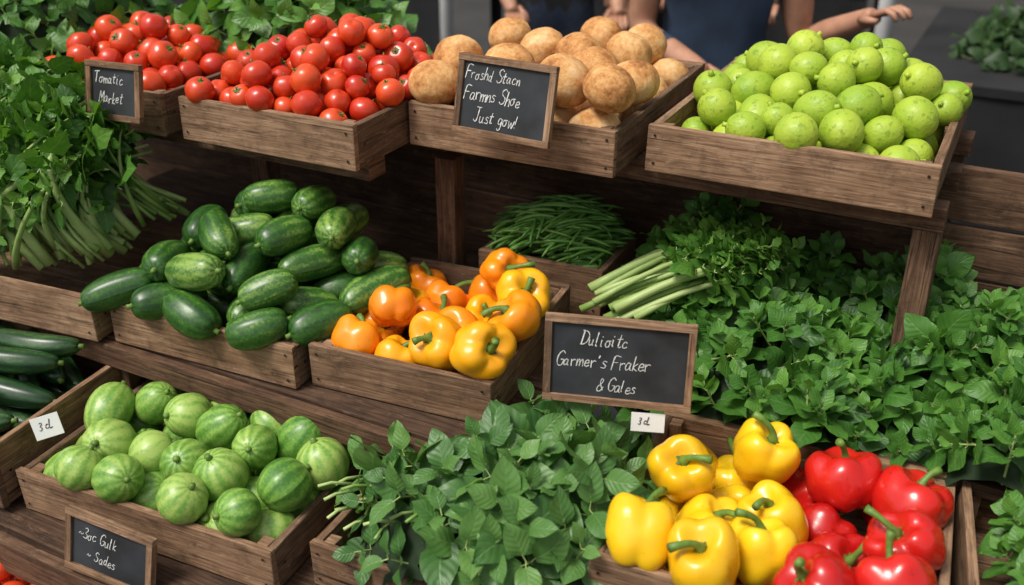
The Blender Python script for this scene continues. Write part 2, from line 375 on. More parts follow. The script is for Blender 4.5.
# ---------------------------------------------------------------- crates
class Crate: pass
def crate(name,FL,FR,depth,zr,h=.08,t=.013,mat=None):
    FL=np.array(FL);FR=np.array(FR); d=FR-FL; W=float(np.linalg.norm(d)); a=math.atan2(d[1],d[0])
    R=Rz(a); O=np.array([FL[0],FL[1],zr-h]); mb=MB()
    def B(c,s,**k): box(mb,R@np.array(c)+O,s,R,**k)
    hb=h; zc=hb/2
    B((W/2,t/2,zc),(W,t,hb)); B((W/2,depth-t/2,zc),(W,t,hb))
    B((t/2+.001,depth/2,zc-.001),(t,depth-2*t-.001,hb-.004)); B((W-t/2-.001,depth/2,zc-.001),(t,depth-2*t-.001,hb-.004))
    n=max(3,int(depth/.075)); sw=(depth-2*t-.004)/n
    for k in range(n): B((W/2,t+.002+sw*(k+.5),.005),(W-2*t-.006,sw-.005,.008))
    for cx in (t+.012,W-t-.012):
        for cy in (t+.012,depth-t-.012): B((cx,cy,h/2+.003),(.02,.02,h-.012))
    for cx in (.014,W-.014):
        for dz_ in (-.3,.3):
            c=R@np.array([cx,-.0015,zc+hb*dz_])+O
            e1=R@np.array([1,0,0]);e2=np.array([0,0,1.])
            V=[c+.0026*(e1*math.cos(q)+e2*math.sin(q)) for q in np.arange(8)*math.pi/4]
            mb.add(V,[tuple(range(8))],1,smooth=False)
    for cy in (.03,depth-.03):
        c=R@np.array([W+.0008,cy,zc])+O; e1=R@np.array([0,1,0]);e2=np.array([0,0,1.])
        V=[c+.0026*(e1*math.cos(q)+e2*math.sin(q)) for q in np.arange(8)*math.pi/4]
        mb.add(V,[tuple(range(8))],1,smooth=False)
    mb.obj(name,[mat or WOOD,M_NAIL],bevel=.0018)
    C=Crate(); C.O=O;C.R=R;C.a=a;C.W=W;C.D=depth;C.h=h;C.t=t;C.floor=.010; C.zr=zr
    return C
def toL(C,p): return C.R.T@(np.array(p)-C.O)
def toW(C,p): return C.R@np.array(p)+C.O
c_sq=crate('wooden_crate',(-1.334,.795),(-.835,.832),.36,.75)
c_ba=crate('wooden_crate',(-.80,.878),(-.405,.890),.36,.75)
c_pe=crate('wooden_crate',(-.388,.960),(.058,.995),.385,.83,h=.12)
c_cu=crate('wooden_crate',(-1.367,1.060),(-.972,1.080),.34,.93)
c_or=crate('wooden_crate',(-.958,1.105),(-.633,1.135),.37,.93)
c_be=crate('wooden_crate',(-.872,1.522),(-.62,1.535),.20,.95,h=.10)
c_to=crate('wooden_crate',(-1.347,1.275),(-.967,1.28),.385,1.25)
c_br=crate('wooden_crate',(-.963,1.44),(-.573,1.45),.50,1.25)
c_li=crate('wooden_crate',(-.541,1.51),(-.088,1.515),.52,1.25)
c_gl=crate('wooden_crate',(-1.87,.99),(-1.39,1.04),.34,.94,h=.09)
c_bl=crate('wooden_crate',(-1.86,.72),(-1.352,.77),.36,.80,h=.12)
c_t0=crate('wooden_crate',(-1.78,1.25),(-1.385,1.27),.40,1.25)
c_rt=crate('wooden_crate',(.085,1.02),(.50,1.08),.40,.83,h=.12)
c_lo=crate('wooden_crate',(-1.62,.60),(-1.10,.64),.34,.56,h=.10)
c_lo2=crate('wooden_crate',(-1.07,.645),(-.55,.69),.34,.56,h=.10)

# ---------------------------------------------------------------- piling
def pile(C,name,meshes,sph,H,rot_fn,nmax,K=70,out=.0,wall=.004,seed=1,sc_fn=None,descend=25):
    """rest each item on the floor of the crate or on the items already there"""
    r_=np.random.default_rng(seed); PC=np.zeros((0,3)); PR=np.zeros(0)
    outs=out if isinstance(out,tuple) else (out,out,out,out)
    def zmin(xy,o,r):
        px=xy[:,None,:]+o[None,:,:2]
        z=(C.floor+r-o[:,2]).max()*np.ones(len(xy))
        if len(PC):
            d2=((px[:,:,None,:]-PC[None,None,:,:2])**2).sum(-1)
            R2=(r[:,None]+PR[None,:])**2
            q=R2[None]-d2
            zz=np.where(q>0,PC[None,None,:,2]+np.sqrt(np.maximum(q,0))-o[None,:,None,2],-9)
            z=np.maximum(z,zz.max(axis=(1,2)))
        return z
    def inside(xy,z,o,r):
        px=xy[:,None,:]+o[None,:,:2]; zz=z[:,None]+o[None,:,2]
        hi=zz+C.O[2]>C.zr+.01
        def m(oo): return np.where(hi,r[None]*.55-oo,r[None]+C.t+wall)
        ok=(px[...,0]>m(outs[0]))&(px[...,0]<C.W-m(outs[1]))&(px[...,1]>m(outs[2]))&(px[...,1]<C.D-m(outs[3]))
        return ok.all(1)
    fails=0
    for it in range(nmax):
        k=int(r_.integers(len(meshes))); rot=rot_fn(r_); s=sc_fn(r_) if sc_fn else 1.0
        Rm=np.array(Euler(rot).to_matrix()); off,rad=sph(k); o=(off*s)@Rm.T; r=rad*s*.965
        xy=np.stack([r_.uniform(0,C.W+outs[1]*.5,K),r_.uniform(0,C.D,K)],1)
        z=zmin(xy,o,r); ok=inside(xy,z,o,r)
        hh=np.array([H(x/C.W,y/C.D) for x,y in xy]); sc=z+C.O[2]-hh; sc[~ok]=9
        j=int(np.argmin(sc))
        if sc[j]>0:
            fails+=1
            if fails>12: break
            continue
        p=xy[j].copy(); zc=z[j]
        for st in range(descend):
            q=p+r_.normal(0,.006,(14,2)); zq=zmin(q,o,r); okq=inside(q,zq,o,r); zq[~okq]=9
            b=int(np.argmin(zq))
            if zq[b]<zc-1e-5: p=q[b];zc=zq[b]
        PC=np.vstack([PC,np.column_stack([p[0]+o[:,0],p[1]+o[:,1],zc+o[:,2]])]); PR=np.concatenate([PR,r])
        w=toW(C,(p[0],p[1],zc)); e=Euler(rot); m=Matrix.Rotation(C.a,3,'Z')@e.to_matrix()
        put(name,meshes[k],w,m.to_euler(),s)
def dome(peak,edge,px=.5,py=.55,pw=2.2):
    def H(u,v):
        du=(u-px)/(px if u<px else 1-px); dv=(v-py)/(py if v<py else 1-py)
        return edge+(peak-edge)*max(0,1-(abs(du)**pw+abs(dv)**pw)**(1/pw))**.65
    return H
rnd3=lambda r:(r.uniform(-.9,.9),r.uniform(-.9,.9),r.uniform(0,6.28))
one=lambda R:(lambda k:(np.zeros((1,3)),np.array([R])))
pile(c_to,'tomato',TOM,one(.0275),dome(1.375,1.262,.52,.65),rnd3,200,seed=3,sc_fn=lambda r:r.uniform(.78,1.04),descend=10)
pile(c_t0,'tomato',TOM,one(.0275),dome(1.35,1.26,.42,.45),rnd3,110,seed=4,sc_fn=lambda r:r.uniform(.8,1.05),descend=10)
pile(c_li,'lime',LIM,one(.0345),dome(1.360,1.245,.55,.6),lambda r:(r.uniform(-1.5,1.5),r.uniform(-1.5,1.5),r.uniform(0,6.28)),110,seed=5,sc_fn=lambda r:r.uniform(.82,1.08),descend=14)
def cs(k):
    L=CL[k]; R=CR; a=L/2-R*.95
    return np.array([[0,0,-a],[0,0,-a/2],[0,0,0],[0,0,a/2],[0,0,a]]),np.array([R*.95,R,R,R,R*.95])
def crot(r):
    return (math.pi/2+r.uniform(-.3,.3),r.uniform(-.2,.2),r.choice([r.uniform(-.9,.5),r.uniform(-.9,.5),r.uniform(0.6,2.4)]))
pile(c_cu,'cucumber',CUK,cs,dome(1.130,.985,.58,.66,2.8),crot,90,seed=11,out=(.03,.075,.03,.03),K=140,descend=18,sc_fn=lambda r:r.uniform(.88,1.05))
def ds(k):
    L=[.17,.16,.18][k]; R=.024; a=L/2-R
    return np.array([[0,0,x*a] for x in(-1,-.5,0,.5,1)]),np.full(5,R)
pile(c_bl,'dark_cucumber',DCK,ds,dome(.88,.80,.5,.5),lambda r:(math.pi/2+r.uniform(-.15,.15),0,r.uniform(.7,2.0)),50,seed=12,K=80)
pile(c_lo,'tomato',TOM,one(.0275),dome(.60,.55),rnd3,90,seed=13,descend=4)

def relax(C,targets,R,fill_z,iters=260,fill_n=(4,3),drop_=.0006,rim=.45):
    """items settle against each other; a hidden lower layer carries the visible one"""
    T=[toL(C,p) for p in targets]; Rr=[R]*len(T)
    nx,ny=fill_n
    for fz in fill_z:
        for i in range(nx):
            for j in range(ny):
                x=C.t+R+(C.W-2*C.t-2*R)*i/max(1,nx-1); y=C.t+R+(C.D-2*C.t-2*R)*j/max(1,ny-1)
                T.append(np.array([x,y,fz-C.O[2]])); Rr.append(R*.97)
    T=np.array(T);Pn=T.copy();Rr=np.array(Rr); nT=len(targets)
    for k in range(iters):
        Pn[:,2]-=drop_; Pn[:nT,:2]+=(T[:nT,:2]-Pn[:nT,:2])*.04
        D=Pn[:,None]-Pn[None]; d=np.linalg.norm(D,axis=2)+np.eye(len(Pn)); ov=(Rr[:,None]+Rr[None])*.95-d
        np.fill_diagonal(ov,0); ov=np.maximum(ov,0)
        Pn+=(D/d[...,None]*ov[...,None]*.45).sum(1)
        Pn[:,2]=np.maximum(Pn[:,2],C.floor+Rr*.95)
        lo=np.where(Pn[:,2]+C.O[2]>C.zr+.02,Rr*rim,Rr*.95+C.t)
        Pn[:,0]=np.clip(Pn[:,0],lo,C.W-lo); Pn[:,1]=np.clip(Pn[:,1],lo,C.D-lo)
    return [toW(C,p) for p in Pn],nT

Y=[(-.31,.98),(-.25,.95),(-.27,1.10),(-.33,1.16),(-.24,1.27),(-.19,1.17),(-.20,1.03)]
Rr_=[(-.11,1.27),(-.09,1.15),(.01,1.26),(0,1.16),(-.11,1.03),(-.02,1.05)]
P3=[(x,y,.87) for x,y in Y+Rr_]
res,nT=relax(c_pe,P3,.051,[.77],fill_n=(4,3))
rs=random.Random(5)
tl=[(.5,-.5),(.2,.3),(-.3,-.2),(.5,.1),(-.1,.3),(.35,-.2),(.3,.2),(.35,.1),(.25,.45),(.3,.3),(.6,.3),(.8,.2),(.9,-.2)]
for i,p in enumerate(res):
    if i<nT:
        yel=i<len(Y); tx,ty=tl[i]
        put('yellow_bell_pepper' if yel else 'red_bell_pepper',(YEL if yel else RED)[i%4],p,(tx,ty,rs.uniform(0,6.28)),rs.uniform(.95,1.06))
    else:
        yel=toL(c_pe,p)[0]<c_pe.W*.5; col=YEL if yel else RED
        put('yellow_bell_pepper' if yel else 'red_bell_pepper',col[i%4],p,(rs.uniform(-1,1),rs.uniform(-1,1),rs.uniform(0,6)),1.0)
O_=[(-.91,1.13),(-.88,1.22),(-.82,1.13),(-.87,1.39),(-.72,1.16),(-.75,1.27),(-.67,1.28),(-.65,1.42),(-.76,1.42),(-.64,1.16),(-.60,1.29),(-.84,1.31),(-.70,1.36)]
zz=[.95,.97,.95,.97,.95,.98,.97,.97,.98,.95,.96,.98,.98]
res,nT=relax(c_or,[(x,y,z) for (x,y),z in zip(O_,zz)],.045,[.893],fill_n=(2,3),rim=.25)
rs=random.Random(8)
for i,p in enumerate(res):
    put('orange_bell_pepper',ORA[i%5],p,(rs.uniform(-.9,1.2),rs.uniform(-.9,.9),rs.uniform(0,6.28)),rs.uniform(.9,1.08))
S_=[(-1.24,1.0),(-1.15,1.01),(-1.12,1.08),(-1.08,1.12),(-1.22,.88),(-1.13,.90),(-1.13,.81),(-1.20,.79),(-1.0,.91),(-1.0,.84),(-.9,.85),(-1.0,1.05),(-.98,.96),(-.88,.93),(-.86,1.0),(-.88,1.10),(-.98,1.14),(-1.06,.91),(-1.07,1.0),(-1.27,1.09),(-1.2,1.12),(-1.28,.95),(-.93,1.03),(-.84,1.12),(-.90,1.15)]
S_=[(x-.010,y+.015) for x,y in S_]
res,nT=relax(c_sq,[(x,y,.81) for x,y in S_],.0405,[.712],fill_n=(6,4),rim=.65)
rs=random.Random(6)
for i,p in enumerate(res):
    put('round_squash',SQ[rs.choice([0,1,1,2,2,3])],p,(rs.uniform(-1.2,1.2),rs.uniform(-1.2,1.2),rs.uniform(0,6.28)),rs.uniform(.9,1.12))
B_=[(-.93,1.78),(-.81,1.71),(-.80,1.90),(-.68,1.78),(-.69,1.90),(-.60,1.76),(-.69,1.62),(-.61,1.50),(-.60,1.61),(-.70,1.50),(-.87,1.48),(-.83,1.58),(-.93,1.56),(-.76,1.48),(-.76,1.7),(-.94,1.49)]
bz=[1.29,1.31,1.32,1.34,1.31,1.28,1.31,1.27,1.28,1.27,1.26,1.28,1.27,1.26,1.34,1.26]
res,nT=relax(c_br,[(x,y,z) for (x,y),z in zip(B_,bz)],.046,[1.213],fill_n=(4,5),rim=.7)
for i,p in enumerate(res):
    put('bread_roll',BRD[i%4],p,(rs.uniform(-.5,.5),rs.uniform(-.5,.5),rs.uniform(0,6.28)),rs.uniform(.93,1.07))

# ---------------------------------------------------------------- leaves
def leaf_var(seed,wr,ns=7,pt=.75,fold=.35,droop=.25,ser=0):
    r=random.Random(seed); T=[-1,-.55,0,.55,1]; V=[];uv=[]
    a,b,c=r.uniform(0,6),r.uniform(.5,1.4),r.uniform(.4,1.7); tw=r.uniform(-.5,.5); sb=r.uniform(-.12,.12)
    for i in range(ns+1):
        s=i/ns; w=wr*max(.02,math.sin(math.pi*min(1,(s*.97+.02))**pt))**.85
        if i==ns: w=wr*.03
        for t in T:
            ed=1+(ser*math.sin(i*3.1+a) if abs(t)==1 else 0)
            x=t*w*ed; z=fold*b*abs(x)*(1-.4*s)-droop*c*s*s+.07*wr*math.sin(9*s+a+t*2)*abs(t)*2 - .5*fold*x*x/wr
            z+=tw*x*s; V.append((x+sb*math.sin(s*3),s*(1-.12*droop*c*s),z)); uv.append((.5+t*.5,s))
    Fc=[(5*i+j,5*i+j+1,5*i+j+6,5*i+j+5) for i in range(ns) for j in range(4)]
    return np.array(V),Fc,uv
def add_leaf(mb,var,pos,d,n,L,col,mat=0,pet=.0):
    V,Fc,uv=var; d=nrm(d); n=nrm(np.asarray(n)-d*np.dot(n,d)); s=np.cross(d,n)
    M=np.stack([s,d,n],1); W=(V*L)@M.T+np.asarray(pos)+d*pet
    mb.add(W,Fc,mat,uv=uv,col=col)
    if pet>0.004: tube(mb,[pos,pos+d*pet*1.15],[.0011,.0009],5,1,caps=False)
def sprig(mb,pos,axis,L,vars_,r,levels=4,stem=True,opening=1.25,inner=.4):
    axis=nrm(axis); a=nrm(np.cross(axis,[.3,.2,.9] if abs(axis[2])<.9 else [1,0,0])); b=np.cross(axis,a)
    ph=r.uniform(0,6.28); base=r.uniform(.05,.95)
    hgt=L*.75
    for k in range(levels):
        f=k/max(1,levels-1); el=opening*(1-f)+inner*f; l=L*(1-.5*f)*r.uniform(.85,1.15)
        for q in range(2):
            az=ph+k*math.pi/2+q*math.pi+r.uniform(-.35,.35)
            rad=a*math.cos(az)+b*math.sin(az); e=el+r.uniform(-.25,.25)
            d=axis*math.cos(e)+rad*math.sin(e); nn=axis*math.sin(e)-rad*math.cos(e)
            nn=nn+np.array([r.uniform(-.3,.3) for _ in range(3)])
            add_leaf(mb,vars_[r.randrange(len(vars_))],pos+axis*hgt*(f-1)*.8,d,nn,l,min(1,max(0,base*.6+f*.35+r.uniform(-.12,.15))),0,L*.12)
    if stem:
        p0=pos-axis*hgt*.8
        tube(mb,[p0-axis*.05,p0,pos-axis*.004],[.0022,.0018,.0012],6,1,caps=False)
def mound_sprigs(mb,region,H,n,mind,L,vars_,seed,levels=4,jit=.35,bias=(0,-.25,.35),opening=1.25,inner=.4,reject=None,rough=.012,core=.042):
    r=random.Random(seed); x0,x1,y0,y1=region; pts=[]
    for _ in range(n*30):
        if len(pts)>=n: break
        x,y=r.uniform(x0,x1),r.uniform(y0,y1); h=H(x,y)
        if h is None: continue
        if any((x-p[0])**2+(y-p[1])**2<mind*mind for p in pts): continue
        pts.append((x,y,h))
    for x,y,h in pts:
        e=.01; hx=H(x+e,y);hy=H(x,y+e)
        gx=((hx-h)/e if hx is not None else 1.5*(1 if x<(x0+x1)/2 else -1)); gy=((hy-h)/e if hy is not None else -1.0)
        nn=nrm((-gx,-gy,1)); ax=nrm(nn+np.array(bias)+np.array([r.gauss(0,jit) for _ in range(3)]))
        p=np.array([x,y,h+r.uniform(-rough,rough)])
        if reject and reject(p): continue
        sprig(mb,p,ax,L*r.uniform(.75,1.25),vars_,r,levels,True,opening,inner)
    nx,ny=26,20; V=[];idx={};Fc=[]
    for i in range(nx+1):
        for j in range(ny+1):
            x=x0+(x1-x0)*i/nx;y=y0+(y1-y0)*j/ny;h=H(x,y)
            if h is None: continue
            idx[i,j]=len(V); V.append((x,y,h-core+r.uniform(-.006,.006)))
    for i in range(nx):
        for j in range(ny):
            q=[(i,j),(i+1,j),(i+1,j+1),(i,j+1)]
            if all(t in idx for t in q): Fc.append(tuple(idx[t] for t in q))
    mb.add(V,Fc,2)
BV=[leaf_var(200+i,.34,7,.76,.38,.2) for i in range(8)]
MV=[leaf_var(220+i,.37,6,.80,.32,.25,.03) for i in range(8)]
CV=[leaf_var(240+i,.36,6,.9,.5,.35,.14) for i in range(8)]
PV=[leaf_var(260+i,.38,6,.95,.4,.4,.05) for i in range(7)]

def Hb(x,y):
    u=(x+.57)/.215; v=(y-1.065)/.215; q=abs(u)**2.4+abs(v)**2.4
    if q>1: return None
    h=.765+.130*(1-q)**.6+.012*math.sin(x*40)*math.sin(y*37)
    if y>1.03 and x<-.60: h=min(h,.80+max(0,(x+.66))*1.2)
    if y>1.12: h=min(h,.865)
    return h
mb=MB()
inor=lambda p: (p[0]<-.615 and p[1]>1.085 and p[2]>.80)
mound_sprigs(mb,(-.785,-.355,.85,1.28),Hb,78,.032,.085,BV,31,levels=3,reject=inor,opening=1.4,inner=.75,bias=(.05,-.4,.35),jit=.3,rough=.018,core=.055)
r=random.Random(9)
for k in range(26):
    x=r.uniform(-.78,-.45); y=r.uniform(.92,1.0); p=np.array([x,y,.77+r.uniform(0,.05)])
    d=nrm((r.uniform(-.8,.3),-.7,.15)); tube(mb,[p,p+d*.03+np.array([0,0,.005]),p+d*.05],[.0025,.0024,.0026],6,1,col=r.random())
mb.obj('basil_bunch',[L_BASIL,M_STALK,M_GAPFILL])

def Hm(x,y):
    s=(y-1.345)/.43
    if s<0 or s>1: return None
    h=.868+.095*math.sin(min(1,s*1.15)*math.pi/2)+.026*math.sin(x*17+y*9)+.020*math.sin(x*31-y*23)
    if x<-.3: h+=.035*min(1,(-.3-x)/.1)*max(0,s-.3)
    if x>.0: h+=.03*min(1,x/.15)
    return h
mb=MB()
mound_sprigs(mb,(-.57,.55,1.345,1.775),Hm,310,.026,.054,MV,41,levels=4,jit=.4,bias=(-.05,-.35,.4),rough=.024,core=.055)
mb.obj('mint_bunch',[L_MINT,M_STALK,M_GAPFILL])
mb=MB()
def Hr(x,y):
    u=(x-.30)/.20; v=(y-1.25)/.2; q=abs(u)**3+abs(v)**3
    return None if q>1 else .83+.07*(1-q)**.6
mound_sprigs(mb,(.10,.5,1.05,1.44),Hr,100,.027,.05,MV,42,levels=4)
mb.obj('mint_bunch',[L_MINT,M_STALK,M_GAPFILL])

mb=MB(); r=random.Random(12)
for k in range(30):
    s0=np.array([-.605+r.uniform(-.01,.09),1.40+r.uniform(0,.14),.915+r.uniform(0,.04)])
    d=nrm((.72+r.uniform(-.15,.15),.62+r.uniform(-.2,.2),.16)); L=r.uniform(.2,.28)
    pts=[s0+d*L*t+np.array([0,0,.03*math.sin(t*2.2)]) for t in np.linspace(0,1,7)]
    rd=r.uniform(.0045,.0075); tube(mb,pts,[rd*1.25,rd*1.1,rd,rd*.9,rd*.8,rd*.65,rd*.5],8,1,col=r.random())
    for q in range(4):
        t=r.uniform(.7,1.05); p=s0+d*L*t+np.array([0,0,.035])
        sprig(mb,p+np.array([r.uniform(-.02,.03),r.uniform(-.03,.02),.015]),nrm(d+np.array([r.uniform(-.6,.6),r.uniform(-.8,.3),.7])),.045,CV,r,3,False,1.3)
mb.obj('celery_bunch',[L_CHARD,M_STALK,M_GAPFILL])

# left greens: leafy heads with long stems fanning down over the crate
mb=MB(); r=random.Random(15)
for k in range(290):
    ang=r.uniform(-1,1)
    top=np.array([-1.64+r.uniform(-.22,.19),1.22+r.uniform(-.09,.08),1.20+r.uniform(-.09,.05)])
    tail=ang>.85
    bot=np.array([-1.625+ang*.235,1.075+r.uniform(-.055,.05)+max(0,ang)*.11+(.09 if tail else 0),.955+r.uniform(0,.05)+(.04 if tail else 0)])
    midp=(top+bot)/2+np.array([r.uniform(-.04,.04),-.085+r.uniform(-.04,.02),.045])
    pts=[(1-t)**2*top+2*t*(1-t)*midp+t*t*bot for t in np.linspace(0,1,9)]
    thick=r.random()<.25 and not tail
    rd=r.uniform(.0024,.0050) if not thick else r.uniform(.006,.0085)
    tube(mb,pts,[rd*.5,rd*.6,rd*.7,rd*.8,rd*.9,rd,rd*1.15,rd*1.35,rd*1.3],7,1,col=min(1,r.random()*.8+(.3 if thick else 0)))
    for q in range(r.choice([1,2,2,3])):
        t=r.betavariate(1.1,2.2)*.97; i=min(7,int(t*8)); p=pts[i]+np.array([0,-.008,.006])
        sprig(mb,p+np.array([r.uniform(-.03,.03),r.uniform(-.035,0),r.uniform(-.01,.03)]),nrm((r.uniform(-.7,.8),-.8+r.uniform(-.3,.3),r.uniform(-.7,.7))),r.uniform(.04,.065),CV,r,2,False,1.15)
mb.obj('celery_bunch',[L_CHARD,M_STALK,M_GAPFILL])
def mk_mound(name,cx,cy,rx,ry,z0,hh,n,mind,L,V,mat,seed,levels=3,bias=(0,-.25,.35)):
    def H(x,y):
        q=abs((x-cx)/rx)**2.3+abs((y-cy)/ry)**2.3
        return None if q>1 else z0+hh*(1-q)**.6
    mb=MB(); mound_sprigs(mb,(cx-rx,cx+rx,cy-ry,cy+ry),H,n,mind,L,V,seed,levels,bias=bias,rough=.025); mb.obj(name,[mat,M_STALK,M_GAPFILL])
mk_mound('celery_bunch',-1.68,1.20,.22,.12,1.10,.15,80,.024,.062,CV,L_CHARD,51)
mk_mound('spinach_bunch',-1.46,1.74,.24,.22,1.20,.20,80,.034,.08,PV,L_SPIN,52)
mk_mound('parsley_bunch',-2.0,1.48,.30,.34,1.19,.27,170,.032,.06,CV,L_MINT,53)
mk_mound('lettuce_bunch',-.80,.83,.22,.14,.52,.06,40,.03,.06,PV,L_SPIN,54)

mb=MB(); r=random.Random(17)
for k in range(420):
    u,v=r.uniform(.07,.93),r.uniform(.12,.88)
    q=max(0,1-abs(2*u-1)**2.2-abs(2*v-1)**2.4*.6)
    z=.035+(.065+.085*q)*r.random()**.35
    c=toW(c_be,(u*c_be.W,v*c_be.D,z)); L=r.uniform(.08,.125)
    a=r.gauss(.75,.5); d=np.array([math.cos(a),math.sin(a),r.gauss(0,.12)]); p=np.array([-math.sin(a),math.cos(a),0])
    bd=r.uniform(-.25,.25)
    pts=[c+d*L*t+p*bd*L*(t*t*4-.5)*.3+np.array([0,0,-.01*(2*t)**2]) for t in np.linspace(-.5,.5,8)]
    for q_ in pts:
        l=toL(c_be,q_); l[0]=min(max(l[0],.018),c_be.W-.018) if l[2]<.11 else l[0]; l[1]=min(max(l[1],.018),c_be.D-.018) if l[2]<.11 else l[1]; q_[:]=toW(c_be,l)
    rd=r.uniform(.0028,.0040); tube(mb,pts,[rd*.35,rd*.8,rd,rd,rd,rd*.95,rd*.8,rd*.25],6,0,col=r.random())
mb.obj('green_bean_pile',[M_BEAN])

# ---------------------------------------------------------------- stall structure
mb=MB()
def beam(x0,x1,y,z,sy,sz,mat=0,col=None): box(mb,((x0+x1)/2,y,z),(x1-x0,sy,sz),None,mat,col=col)
for i,y in enumerate(np.arange(.80,1.46,.105)): beam(-1.95,.62,y,.655,.098,.022)
beam(-1.95,.62,.745,.615,.022,.07)
for y in np.arange(1.12,1.84,.105): beam(-1.95,-.55,y,.836,.098,.022)
beam(-1.95,-.60,1.058,.82,.020,.045)
for y in np.arange(1.42,1.84,.105): beam(-.545,.62,y,.816,.098,.022)
for y in (1.36,1.585,1.78,1.98): beam(-1.98,-.07 if y>1.5 else -.98,y,1.150,.05,.036)
for x in (-1.93,-1.38,-.93,-.092):
    box(mb,(x,1.585 if x==-.092 else 1.52,.565),(.042,.042,1.13),None,0,jit=.001)
for x in (-1.93,-.93,-.10,.60): box(mb,(x,2.0,.565),(.042,.042,1.13),None,0,jit=.001)
for x in (-1.90,-1.36,-.83,-.36,.08,.58):
    box(mb,(x,.775,.30),(.045,.035,.60),None,0,jit=.001)
for x in (-1.92,-1.38,-.97,-.62): box(mb,(x,1.08,.74),(.04,.03,.13),None,0)
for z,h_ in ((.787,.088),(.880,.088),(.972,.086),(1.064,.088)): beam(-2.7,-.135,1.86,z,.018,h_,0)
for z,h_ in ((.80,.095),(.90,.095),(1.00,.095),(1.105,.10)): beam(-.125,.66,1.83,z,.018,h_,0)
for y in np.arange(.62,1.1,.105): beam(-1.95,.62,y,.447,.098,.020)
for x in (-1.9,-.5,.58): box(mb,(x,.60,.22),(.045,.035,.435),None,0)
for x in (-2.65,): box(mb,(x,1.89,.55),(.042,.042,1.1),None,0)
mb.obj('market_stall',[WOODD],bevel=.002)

# ---------------------------------------------------------------- chalk signs
G={'F':[[(0,0),(.05,1),(.5,1.02)],[(0,.55),(.38,.57)]],'r':[[(0,.5),(.08,0)],[(.06,.35),(.2,.5),(.36,.46)]],
'o':[[(.3,.5),(.1,.45),(.02,.22),(.12,.02),(.3,.03),(.38,.25),(.3,.48),(.45,.5)]],'h':[[(.06,1),(.02,0)],[(.05,.3),(.2,.5),(.32,.4),(.36,0)]],
's':[[(.34,.45),(.15,.5),(.08,.36),(.3,.2),(.26,.02),(0,.05)]],'S':[[(.48,.88),(.3,1.02),(.08,.85),(.15,.6),(.42,.4),(.38,.08),(.15,-.02),(0,.12)]],
't':[[(.2,.9),(.15,.1),(.25,0),(.36,.06)],[(0,.58),(.38,.62)]],'a':[[(.34,.46),(.14,.5),(.02,.25),(.1,.02),(.28,.1),(.36,.46),(.36,.08),(.48,.02)]],
'c':[[(.35,.42),(.2,.5),(.04,.32),(.06,.08),(.22,0),(.4,.1)]],'n':[[(0,.5),(.04,0),(.07,.3),(.22,.5),(.32,.4),(.36,0)]],
'm':[[(0,.5),(.04,0),(.07,.33),(.18,.5),(.26,.36),(.28,0),(.3,.33),(.42,.5),(.5,.36),(.54,0)]],
'e':[[(.04,.24),(.36,.3),(.26,.5),(.08,.42),(.04,.12),(.2,0),(.4,.1)]],'J':[[(.1,1),(.5,1)],[(.34,1),(.32,.15),(.18,0),(.02,.12)]],
'u':[[(.02,.5),(.05,.1),(.18,0),(.32,.15),(.36,.5),(.36,.08),(.46,.02)]],'g':[[(.34,.45),(.12,.5),(.03,.25),(.12,.05),(.3,.15),(.36,.46),(.34,-.25),(.18,-.4),(.04,-.28)]],
'w':[[(0,.5),(.1,0),(.24,.4),(.36,0),(.5,.52)]],'!':[[(.1,1),(.08,.3)],[(.07,.06),(.08,.02)]],
'D':[[(.06,0),(.1,1)],[(0,.98),(.35,.92),(.56,.6),(.45,.18),(.2,0),(0,0)]],'l':[[(.06,1),(.05,.1),(.15,0)]],'i':[[(.06,.5),(.07,.06),(.16,0)],[(.08,.74),(.09,.77)]],
'G':[[(.5,.85),(.3,1.02),(.08,.8),(.02,.4),(.15,.05),(.4,.05),(.5,.4),(.3,.42)]],"'":[[(.1,1),(.06,.82)]],
'k':[[(.04,1),(.04,0)],[(.32,.5),(.06,.22),(.36,0)]],'&':[[(.5,.1),(.2,.65),(.25,.95),(.4,.85),(.3,.6),(.05,.3),(.1,.02),(.35,.05),(.5,.35)]],
'T':[[(0,.98),(.56,1.02)],[(.28,1),(.26,0)]],'M':[[(0,0),(.08,1),(.3,.35),(.52,1),(.6,0)]],'3':[[(.05,.9),(.3,1),(.4,.75),(.18,.52),(.42,.3),(.3,.02),(.02,.08)]],
'L':[[(.06,1),(.03,.02),(.42,.05)]],'d':[[(.34,.42),(.14,.5),(.03,.22),(.14,.02),(.32,.15)],[(.38,1),(.34,.08),(.44,0)]],'~':[[(0,.4),(.15,.55),(.3,.35),(.5,.5)]],' ':[]}
def smoothline(p):
    if len(p)<3: return p
    o=[]; p=[np.array(q,float) for q in p]
    for i in range(len(p)-1):
        a=p[max(0,i-1)];b=p[i];c=p[i+1];d=p[min(len(p)-1,i+2)]
        for t in (0,.25,.5,.75):
            o.append(.5*((2*b)+(-a+c)*t+(2*a-5*b+4*c-d)*t*t+(-a+3*b-3*c+d)*t**3))
    o.append(p[-1]); return o
